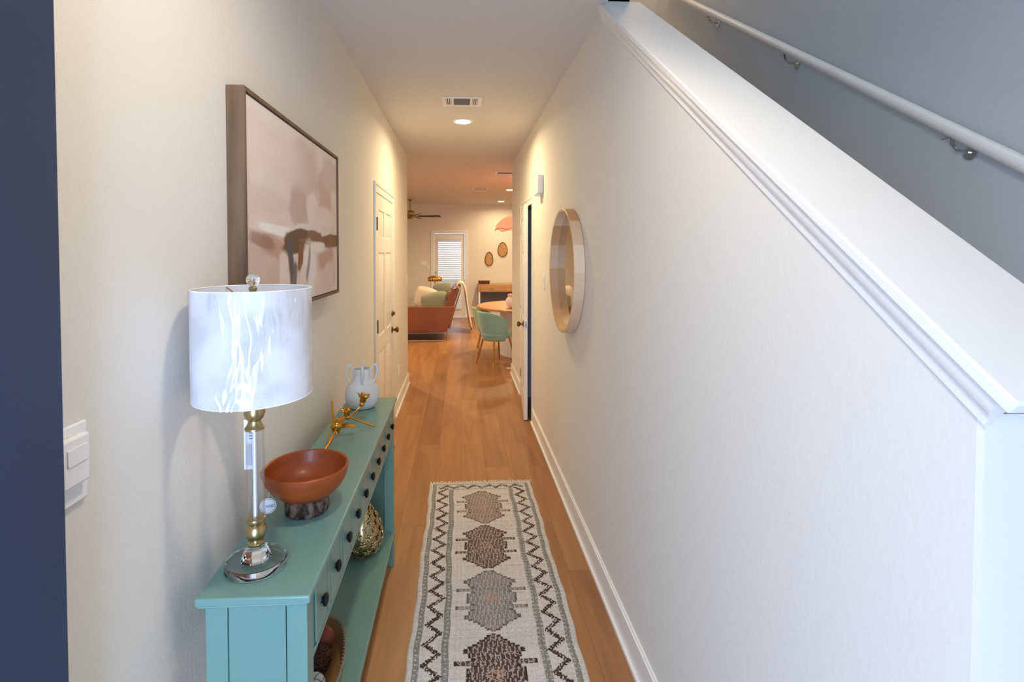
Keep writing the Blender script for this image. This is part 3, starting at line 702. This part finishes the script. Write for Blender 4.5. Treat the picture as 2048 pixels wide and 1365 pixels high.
petal(g, go(-.528,2.08,.90), (.35,-.1,-.9), (0,-1,.3), .062,.034,.0); petal(g, go(-.515,2.085,.872),(1,0,-.05),(0,-.4,1),.085,.03,.002); petal(g, go(-.52,2.08,.88),(.7,.1,.5),(0,-.6,1),.055,.034,.0)
g.ball(go(-.515,2.08,.877),.019,14,10,(1.2,1,1.1)); g.build('leaf_cluster','gold',G,smooth=True,solid=.0018)

for o_ in (Lp,B,Vs,G): on_table(o_)

# ------------------------------------------------------------------ gold flower vase on the shelf
GV = thing('gold_flower_vase','gold vase covered in small raised flowers on the lower shelf','vase',(-.462,2.33,.185))
prof = [(.040,.001),(.055,.008),(.078,.035),(.090,.075),(.088,.12),(.074,.165),(.052,.20),(.036,.222),(.034,.24),(.030,.238),(.03,.22),(.04,.19),(.001,.10)]
MB().lathe(prof,(0,0,0),48).build('vase_body','goldvase',GV,smooth=True)
def rad_at(z):
    for (r0,z0),(r1,z1) in zip(prof,prof[1:]):
        if z0 <= z <= z1: return r0+(r1-r0)*(z-z0)/(z1-z0), math.atan2(z1-z0, r1-r0)
    return .04, PI/2
g = MB()
for i in range(70):
    z = .02+.21*((i+.5)/70); a = i*2.39996; r, th = rad_at(z)
    nrm = Vector((math.cos(a)*math.sin(th), math.sin(a)*math.sin(th), -math.cos(th))); c0 = Vector((r*math.cos(a), r*math.sin(a), z))
    t = nrm.orthogonal().normalized(); sz = .0125+.004*random.random()
    ph = random.random()
    for k in range(5):
        q = Matrix.Rotation(2*PI*k/5+ph,3,nrm) @ t
        e = nrm.cross(q)
        mt = Matrix((( q.x,e.x,nrm.x),(q.y,e.y,nrm.y),(q.z,e.z,nrm.z)))
        g.ball(c0+q*sz*.62+nrm*.004, sz*.58, 8, 5, (1,.62,.4), mt.to_4x4())
    g.ball(c0+nrm*.005, sz*.25, 6, 4)
g.build('raised_flowers','goldvase',GV,smooth=True)

# ------------------------------------------------------------------ basket of balls
BK = thing('oval_basket','shallow oval wicker basket with a grey rope band on the lower shelf','basket',(-.485,1.60,.1853))
ex, ey = .100, .235
g = MB().lathe([(.78,.001),(.86,.012),(.97,.05),(1.0,.072),(.985,.0745),(.96,.07),(.93,.05),(.82,.016),(.001,.008)],(0,0,0),72,sx=ex,sy=ey).build('basket_body','basket',BK,smooth=True)
g = MB()
for ph in (0,PI):
    pts = []
    for k in range(240):
        t = 2*PI*k/240; w = 46*t+ph; pts.append(((ex*.958+.0035*math.cos(w))*math.cos(t),(ey*.975+.0035*math.cos(w))*math.sin(t),.066+.0045*math.sin(w)))
    g.tube(pts,.0034,6,closed=True)
g.build('rope_band','rope',BK,smooth=True)
def deco_ball(label, c, r, kind):
    o = thing('decor_ball', label, 'decorative ball', c, group='decorative balls in the basket')
    if kind == 'vine':
        MB().ball((0,0,0),r*.86,20,14).build('core','vine',o,smooth=True); g = MB()
        for i in range(22):
            ax = Vector((random.gauss(0,1),random.gauss(0,1),random.gauss(0,1))).normalized(); t = ax.orthogonal().normalized(); off = random.uniform(-.35,.35)*r; rr = math.sqrt((r*.95)**2-off*off)
            g.tube([ax*off+(Matrix.Rotation(2*PI*k/24,3,ax)@t)*rr for k in range(24)],r*.05,5,closed=True)
        g.build('vines','vine',o,smooth=True)
    elif kind == 'white':
        MB().ball((0,0,0),r*.98,28,18).build('sphere','ballw',o,smooth=True); g = MB()
        for i in range(7):
            ax = Vector((random.gauss(0,1),random.gauss(0,1),random.gauss(0,1))).normalized(); t = ax.orthogonal().normalized(); off = random.uniform(-.5,.5)*r; rr = math.sqrt((r*.975)**2-off*off)
            g.tube([ax*off+(Matrix.Rotation(2*PI*k/28,3,ax)@t)*rr for k in range(28)],r*.035,5,closed=True)
        g.build('seam_lines','grout',o,smooth=True)
    elif kind == 'silver':
        MB().ball((0,0,0),r*.93,24,16).build('sphere','chrome',o,smooth=True); g = MB()
        for i in range(9):
            z = (-.8+.2*i)*r; rr = math.sqrt((r*.97)**2-z*z); g.tube([(rr*math.cos(2*PI*k/24),rr*math.sin(2*PI*k/24),z) for k in range(24)],r*.03,5,closed=True)
        g.build('rings','chrome',o,smooth=True)
    else:
        MB().ball((0,0,0),r,28,18).build('sphere','redball',o,smooth=True)
        g = MB().tube([(0,0,r*.98),(.002,0,r*1.08)],.002,6); g.build('stalk','vine',o)
bz = .185+.010
deco_ball('smooth red-brown ball at the far end of the oval basket',(-.485,1.735,bz+.052),.043,'red')
deco_ball('dark brown vine ball in the middle of the oval basket',(-.478,1.650,bz+.049),.047,'vine')
deco_ball('white ball with dark seam lines at the front side of the oval basket',(-.462,1.560,bz+.040),.037,'white')
deco_ball('small silver ringed ball nearest the table end in the oval basket',(-.500,1.492,bz+.034),.030,'silver')

# ------------------------------------------------------------------ runner rug
def rug():
    x0, x1, y0, y1 = -.21, .485, .70, 3.405
    cu_, cv_ = .0048, .0058
    nu, nv = int((x1-x0)/cu_), int((y1-y0)/cv_)
    rng = np.random.RandomState(5)
    U = (np.arange(nu)+.5)*cu_*100; V = (np.arange(nv)+.5)*cv_*100     # cm; V from far end
    W = nu*cu_*100; U, V = np.meshgrid(U,V,indexing='ij')
    c = lambda *a: np.array(lin(a)[:3])
    col = np.zeros(U.shape+(3,)); cream = c(206,200,194); col[:] = cream
    row = rng.normal(size=nv)*.05; colr = rng.normal(size=nu)*.035; nz = rng.normal(size=U.shape)*.07
    # reddish threads in some rows
    rt = (rng.rand(nv)<.05)[None,:]*np.ones((nu,1)); seg = np.sin(U*.35+rng.rand(nv)[None,:]*6)>.2
    m = (rt>0)&seg; col[m] = c(194,176,166)
    d = np.minimum(U, W-U); e = V
    grey = c(132,130,126); dark = c(62,50,46)
    ii, jj = np.meshgrid(np.arange(nu),np.arange(nv),indexing='ij')
    chk = ((jj%4)<2)^((ii%4)<2)
    band1 = ((d>2.2)&(d<4.8)); band2 = ((d>13.6)&(d<16.2))
    top1 = (e>2)&(e<3.2)
    b = (band1&(e>2))|(band2&(e>9.5)); col[b] = grey; col[b&chk&((jj%4)==0)] = c(196,192,184); col[b&(rng.rand(*b.shape)<.2)] = c(160,160,150)
    col[top1&(d>4.8)] = c(176,168,158)
    tt = (e>9.2)&(e<10.2)&(d>14); col[tt] = c(168,158,148)
    # zigzag along the sides
    def zig(pos, cen, run, amp, per):
        tri = np.abs(((run/per)%1)*2-1)*2-1
        st = np.round((cen+amp*tri)/.96)*.96
        return np.abs(pos-st)<1.45
    z = zig(d, 9.3, V+2, 2.9, 10.6)&(e>8.2)
    z2 = zig(e, 6.3, U+1.5, 1.5, 9.2)&(d>6)
    br = ((ii//2+jj//2)%2>0)|((ii+jj)%3==0)
    col[z&br] = dark; col[z2&br] = dark
    col[z&~br&(rng.rand(*z.shape)<.5)] = c(120,96,80)
    # medallions
    cu0 = W/2
    tones = [(146,126,114),(104,84,74),(134,132,130),(84,66,58),(128,126,124),(96,76,66)]
    for k in range(7):
        vc = 32.5+43.0*k-1.2*k if k < 1 else 32.5+41.5*k
        dv = np.abs(V-vc); du = np.abs(U-cu0)
        dvq = np.floor(dv/1.16)*1.16
        w = np.where(dvq<2.8,11.2,np.where(dvq<4.0,9.2,np.where(dvq<5.9,16.2,np.where(dvq<8.0,8.8,np.where(dvq<9.4,10.4,np.where(dvq<12,12.0,np.clip(10.6-(dvq-12)*1.3,.6,20)))))))
        duq = np.floor(du/.96)*.96
        inside = duq < w
        inside &= dv < 20
        t = c(*tones[k%6]); 
        edge = inside&(duq > w-1.6)
        shade = np.ones_like(U); st = rng.rand(*U.shape)
        mm = inside; n_ = mm.sum()
        vv = (np.sin(U*3.3+np.floor(V/3)*2.3)>.7)
        col[mm] = t
        col[mm&vv] = t*.45+cream*.55
        col[mm&(st<.18)] = c(178,160,148)
        col[edge&(st<.8)] = t*.5
        cen = mm&(dv<3)&(du<3.5); col[cen&(st<.6)] = c(176,150,132)
    col *= (1+row[None,:]+colr[:,None]+nz)[...,None]
    col = np.clip(col,0,1)
    th = .008
    xs = x0+np.arange(nu+1)*cu_; ys = y1-np.arange(nv+1)*cv_
    X, Y = np.meshgrid(xs,ys,indexing='ij')
    Xw = X+.0035*np.sin(Y*9)+.002*np.sin(Y*31)
    Z = np.full_like(X, th)+.0006*np.sin(X*60+Y*25); Z[0,:] = Z[-1,:] = .001; Z[:,0] = Z[:,-1] = .001
    P = np.stack([Xw,Y,Z],-1).reshape(-1,3); idx = np.arange((nu+1)*(nv+1)).reshape(nu+1,nv+1)
    Fc = np.stack([idx[:-1,:-1],idx[:-1,1:],idx[1:,1:],idx[1:,:-1]],-1).reshape(-1,4)
    me = bpy.data.meshes.new('rug'); me.from_pydata([tuple(p) for p in P],[],[tuple(int(q) for q in f) for f in Fc]); me.update()
    ca = me.color_attributes.new('Col','FLOAT_COLOR','CORNER'); arr = np.ones((len(Fc),4,4),dtype=np.float32); arr[:,:,:3] = col.reshape(-1,1,3)
    ca.data.foreach_set('color', arr.ravel())
    me.materials.append(attr_mat('rug_wool', .95, (220,(1,1,1)), .8))
    for p in me.polygons: p.use_smooth = True
    o = thing('runner_rug','cream and grey patterned woven runner rug with fringed end on the hall floor','rug',(0,0,0))
    ob = bpy.data.objects.new('woven_field', me); C.objects.link(ob); ob.parent = o
    g = MB()
    for i in range(150):
        x = x0+(x1-x0)*(i+random.random())/150; L_ = random.uniform(.014,.034); dx = random.uniform(-.015,.015)
        g.tube([(x,y1-.003,.004),(x+dx*.4,y1+L_*.5,.006+random.random()*.006),(x+dx,y1+L_,.003+random.random()*.004)],[.0022,.0018,.0012],5)
    fr = g.build('fringe','fringe',o,smooth=True); fr['kind'] = 'stuff'
rug()

# ------------------------------------------------------------------ far room furniture
# sofa (faces -X, near arm looks at the camera)
S = thing('leather_sofa','cognac leather sofa on chrome sled legs at the left of the far room','sofa',(-.75,9.85,0))
def sf(poly, y0, y1, name, m='leather', bev=.015, par=None):
    return MB().prism(poly,'y',y0,y1).build(name,m,par or S,bevel=bev,seg=3)
for (y0,y1) in ((-1.0,-.88),):
    sf([(-.48,.17),(.50,.17),(.64,.62),(-.60,.62)],y0,y1,'arm',bev=.012)
sf([(-.45,.17),(.49,.17),(.53,.32),(-.48,.32)],-.875,.55,'seat_base')
sf([(.33,.33),(.54,.20),(.755,.90),(.70,.945),(.60,.92)],-.875,.55,'backrest')
for k in range(2): 
    y0 = -.87+k*.712; sf([(-.52,.325),(.325,.325),(.33,.46),(-.54,.46)],y0,y0+.705,'seat_cushion',bev=.03)
for (y) in (-.96,.48):
    MB().tube([(-.42,y,.165),(-.42,y,.012),(.47,y,.012),(.47,y,.165)],.012,8).tube([(-.42,y+.0,.150),(.47,y,.150)],.010,8).build('sled_leg','chrome',S,smooth=True)
MB().tube([(.535,-.90,.30),(.735,-.90,.91),(.69,-.89,.955),(.62,-.88,.93)],.013,10).build('back_bar','chrome',S,smooth=True)
MB().box(.552,.567,-.87,.54,.19,.20,None).build('piping','leather',S)
def pillow(name,label,loc,w,h,t,rot,m,group='cushions on the sofa'):
    def fn(u,v):
        a,b_ = u*2-1, v*2-1
        k = max(0,(1-a**4)*(1-b_**4))**.5; q_ = 1-.20*a*a*b_*b_
        s_ = 1-.06*(1-a*a)*b_*b_; s2 = 1-.06*(1-b_*b_)*a*a
        return a,b_,k,s_*q_,s2*q_
    g = MB()
    for sg in (1,-1):
        g.grid(lambda u,v: (sg*t/2*fn(u,v)[2], w/2*fn(u,v)[0]*fn(u,v)[4], h/2*fn(u,v)[1]*fn(u,v)[3]),14,14)
    bmesh.ops.remove_doubles(g.bm, verts=g.bm.verts, dist=.0005)
    o = g.build(name,m,smooth=True); o.location = loc; o.rotation_euler = rot
    return tag(o,label,'cushion',group)
pillow('cushion','large cream cushion standing upright on the sofa, left of the sage one',(-.66,9.55,.705),.50,.46,.22,(R(14),R(0),R(74)),'cream')
pillow('cushion','sage and cream front cushion lying against the near sofa arm',(-.47,9.20,.655),.56,.42,.22,(R(-12),R(4),R(82)),'sage')
pillow('cushion','sage cushion at the back of the sofa nearest the gold lamp',(-.36,10.0,.745),.44,.48,.18,(R(-8),R(6),R(70)),'sage')
cb = MB().lathe([(.001,-.25),(.06,-.25),(.085,-.235),(.09,-.2),(.09,.2),(.085,.235),(.06,.25),(.001,.25)],(0,0,0),28,'y').build('bolster_cushion','leather',smooth=True)
cb.location = (-.19,9.28,.775); cb.rotation_euler = (0,0,R(4)); tag(cb,'round brown leather bolster against the sofa back','cushion','cushions on the sofa')
# throw over the back
def thr(u,v):
    path = [(-.085,.90),(-.06,.97),(-.02,.99),(.045,.965),(.085,.86),(.11,.62),(.15,.36),(.20,.10)]
    t = v*(len(path)-1); i = min(int(t),len(path)-2); f_ = t-i
    x = path[i][0]*(1-f_)+path[i+1][0]*f_; z = path[i][1]*(1-f_)+path[i+1][1]*f_
    return (x+.012*math.sin(u*22)*v, 9.70+u*.55+.02*math.sin(v*5), z+.006*math.sin(u*14))
o = MB().grid(thr,30,40).build('throw_blanket','cream',smooth=True,solid=.03); tag(o,'cream throw hanging over the back of the sofa beside the glass door','blanket')
for k in range(8): MB().ball((.205,9.72+k*.072,.085),.014,8,6,(1,1,1.8)).build('tassel','rim',o)

# end table + gold lamp behind the sofa
o = thing('end_table','small white round end table beyond the sofa under the gold lamp','table',(-.60,11.35,0))
MB().lathe([(.20,.50),(.21,.505),(.21,.52),(.20,.525)],(0,0,0),36).build('top','white_plastic',o,smooth=True)
MB().lathe([(.14,0),(.14,.012),(.02,.02),(.018,.499)],(0,0,0),24).build('pedestal','white_plastic',o,smooth=True)
o = thing('gold_table_lamp','gold mushroom lamp with scalloped shade behind the sofa, in front of the glass door','lamp',(-.585,11.35,.525))
MB().lathe([(.07,0),(.07,.01),(.014,.03),(.012,.44)],(0,0,0),24).build('stem','white_plastic',o,smooth=True)
def sc(a,z): return 1+.08*abs(math.sin(8*a))
MB().lathe([(.140,.40),(.152,.43),(.150,.47),(.125,.505),(.06,.525),(.001,.527)],(0,0,0),128,fn=sc,cap=False).build('lamp_shade','gold',o,smooth=True,solid=.002)

# desk
o = thing('desk','oak desk with a drawer and white frame legs against the back wall','desk',(1.0,11.78,0))
MB().box(-.60,.60,-.28,.28,.66,.83).build('drawer_case','desk',o,bevel=.004)
for x0,x1 in ((-.55,-.02),(.02,.55)):
    dd = MB().box(x0,x1,-.292,-.2805,.68,.80).build('drawer','desk',o,bevel=.003)
    MB().box((x0+x1)/2-.05,(x0+x1)/2+.05,-.31,-.2925,.735,.745).build('drawer_pull','brass',dd,bevel=.002)
for x in (-.57,.57):
    MB().box(x-.018,x+.018,-.27,-.235,0,.6595).box(x-.018,x+.018,.235,.27,0,.6595).box(x-.018,x+.018,-.2345,.2345,.62,.655).box(x-.018,x+.018,-.2345,.2345,.02,.05).build('leg_frame','white_plastic',o,bevel=.003)
MB().box(-.55,.55,.25,.265,.22,.6595).build('shadow_panel',mat('desk_shadow_tone',(120,128,146),.6),o)  # blue-grey sheet standing in for the shadow under the desk
o = thing('wooden_box','dark red-brown wooden box on the left end of the desk','box',(.545,11.75,.83))
MB().box(-.13,.13,-.07,.07,0,.055).build('box_body','redwood',o,bevel=.004)
MB().box(-.135,.135,-.075,.075,.0555,.08).build('lid','redwood',o,bevel=.004)

# dining table
DT = thing('dining_table','round oak-topped dining table on a fluted white drum base','table',(1.03,7.74,0))
MB().lathe([(.75,.725),(.775,.73),(.78,.745),(.778,.757),(.77,.76),(.001,.76)],(0,0,0),96).build('tabletop','oak',DT,smooth=True)
MB().lathe([(.42,.0),(.42,.724)],(0,0,0),288,fn=lambda a,z: 1-.03*abs(math.sin(24*a))).build('fluted_base','flute',DT)
o = thing('flower_vase','white and pink lobed vase on the dining table','vase',(.765,7.35,.7605)); o.scale = (1.15,1.15,1.15)
MB().lathe([(.03,.001),(.06,.01),(.085,.05),(.09,.09),(.075,.13),(.05,.15),(.04,.155),(.03,.15),(.001,.08)],(0,0,0),64,fn=lambda a,z: 1+.05*math.cos(8*a)).build('vase_body',mat('blush_ceramic',(238,220,216),.45),o,smooth=True)
g = MB()
for k in range(6): g.ball((.04*math.cos(k*1.05),.04*math.sin(k*1.05),.165),.026,12,8,(1,1,.8))
g.build('blooms',mat('pink_bloom',(232,178,170),.8),o,smooth=True)

# dining chairs
def make_chair(m, label, x, y, face):
    o = thing('dining_chair', label, 'chair', (x,y,0), face, group='velvet barrel dining chairs')
    # local +Y is the facing direction
    MB().lathe([(.001,.385),(.17,.385),(.205,.40),(.225,.43),(.225,.455),(.21,.475),(.15,.485),(.001,.488)],(0,.02,0),40,sx=1,sy=1.0).build('seat',m,o,smooth=True)
    def fn(u,v):
        a = R(-90)+(u-.5)*R(185); e = abs(u-.5)*2
        top = .765-.13*e**3; z = .36+(top-.36)*v
        r = (.212+.040*v-.035*(1-v)**2)
        return (r*1.02*math.cos(a), .02+r*math.sin(a)-.03*v*(1-e), z)
    MB().grid(fn,36,14).build('backrest',m,o,smooth=True,solid=.032)
    for (sx,sy) in ((-1,-1),(1,-1),(-1,1),(1,1)):
        lg = MB().tube([(sx*.13,sy*.13+.02,.384),(sx*.205,sy*.205+.02,.0)],[.014,.008],12).build('leg',M['legwood'],o,smooth=True)
        MB().tube([(sx*.1905,sy*.1905+.02,.075),(sx*.206,sy*.206+.02,-.0)],[.0105,.0088],12).build('metal_tip','gold',lg,smooth=True)
    return o
M['legwood'] = mat('gold_leg', (176,122,62), .3, .8)
make_chair('seagreen','seafoam green barrel chair nearest the hall, its back turned to the camera',.485,7.02,R(-58))
c2 = make_chair('green2','green barrel chair half hidden behind the seafoam one at the left of the table',.45,8.05,R(-92)); c2.scale = (1,1,.91)

# pendant shade over the dining table
o = thing('pendant_lamp','coral scalloped fabric pendant shade above the dining table','lamp',(1.03,7.74,H))
def dome(u,v):
    a = 2*PI*u; n = 8
    r = .50*math.sin(v*PI/2)**.9*(1-.03*abs(math.sin(n*a/2))*v)
    z = -.55-.27*(1-math.cos(v*PI/2))+.03*abs(math.sin(n*a/2))*v**5
    return (r*math.cos(a), r*math.sin(a), z)
MB().grid(dome,128,24).build('shade','coral',o,smooth=True)
g = MB().tube([(lambda p:(p[0]*1.0,p[1]*1.0,p[2]))(dome(k/128,1)) for k in range(128)],.006,6,closed=True); g.build('shade_rim',mat('coral_rim',(206,96,76),.8),o,smooth=True)
MB().tube([(0,0,-.0),(0,0,-.56)],.004,8).lathe([(.055,0),(.055,-.02),(.01,-.03)],(0,0,0),24).build('cord','white_plastic',o)
MB().ball((0,0,-.66),.045,20,12).tube([(0,0,-.54),(0,0,-.62)],.02,12).build('bulb',mat('lit_bulb',(255,240,220),.4,emit=((255,225,190),6)),o,smooth=True)
l = bpy.data.lights.new('pendant_bulb','POINT'); l.energy = 12; l.color = (1,.82,.62); l.shadow_soft_size = .05
lo = bpy.data.objects.new('pendant_bulb_lamp', l); C.objects.link(lo); lo.location = (1.03,7.74,H-.74)

# ------------------------------------------------------------------ outside
struct(MB().box(-8,8,12.22,30,-.3,-.1).box(-8,8,-12,-.45,-.3,-.1).build('ground','grass'),'ground outside the house','ground')

# ------------------------------------------------------------------ lights
def area(name, loc, rot, sx, sy, e, col, spread=180):
    l = bpy.data.lights.new(name,'AREA'); l.shape = 'RECTANGLE'; l.size = sx; l.size_y = sy; l.energy = e; l.color = col; l.spread = R(spread)
    o = bpy.data.objects.new(name,l); C.objects.link(o); o.location = loc; o.rotation_euler = rot; return o
DAY = (.45,.64,1)
area('front_door_daylight',(-.30,-.50,1.1),(R(90),0,0),.56,1.9,46,DAY)
area('added_side_fill',(-4.15,9.2,1.5),(0,R(-90),0),1.4,2.4,12,(.85,.92,1))  # added fill for the far room; this wall has no window
area('added_stair_fill',(1.25,1.3,5.25),(0,0,0),.8,1.6,16,(.62,.80,1))  # added unseen fill that brightens the stair wall and cap
l = bpy.data.lights.new('upstairs_lamp','POINT'); l.energy = 14; l.color = (1,.66,.34); l.shadow_soft_size = .1
lo = bpy.data.objects.new('upstairs_lamp',l); C.objects.link(lo); lo.location = (1.15,4.1,4.9)

w = bpy.data.worlds.new('World'); bpy.context.scene.world = w; w.use_nodes = True
bg = w.node_tree.nodes['Background']; bg.inputs[0].default_value = (.70,.84,1,1); bg.inputs[1].default_value = 2.2

# ------------------------------------------------------------------ camera
sc_ = bpy.context.scene
cam = bpy.data.cameras.new('camera'); co = bpy.data.objects.new('camera',cam); C.objects.link(co); sc_.camera = co
cam.sensor_width = 36; cam.lens = 36*1000/2048
cam.shift_x = (1024-973.926)/2048; cam.shift_y = (529.186-682.5)/2048
co.location = (0,0,1.6); co.rotation_euler = (R(90-1.5),0,R(-3)); cam.clip_start = .02
sc_.view_settings.view_transform = 'Standard'; sc_.view_settings.look = 'None'; sc_.view_settings.gamma = 1; sc_.view_settings.use_curve_mapping = False
sc_.view_settings.exposure = 0
try: sc_.cycles.max_bounces = 12; sc_.cycles.transparent_max_bounces = 16; sc_.cycles.diffuse_bounces = 6; sc_.cycles.transmission_bounces = 10; sc_.cycles.sample_clamp_indirect = 6
except Exception: pass
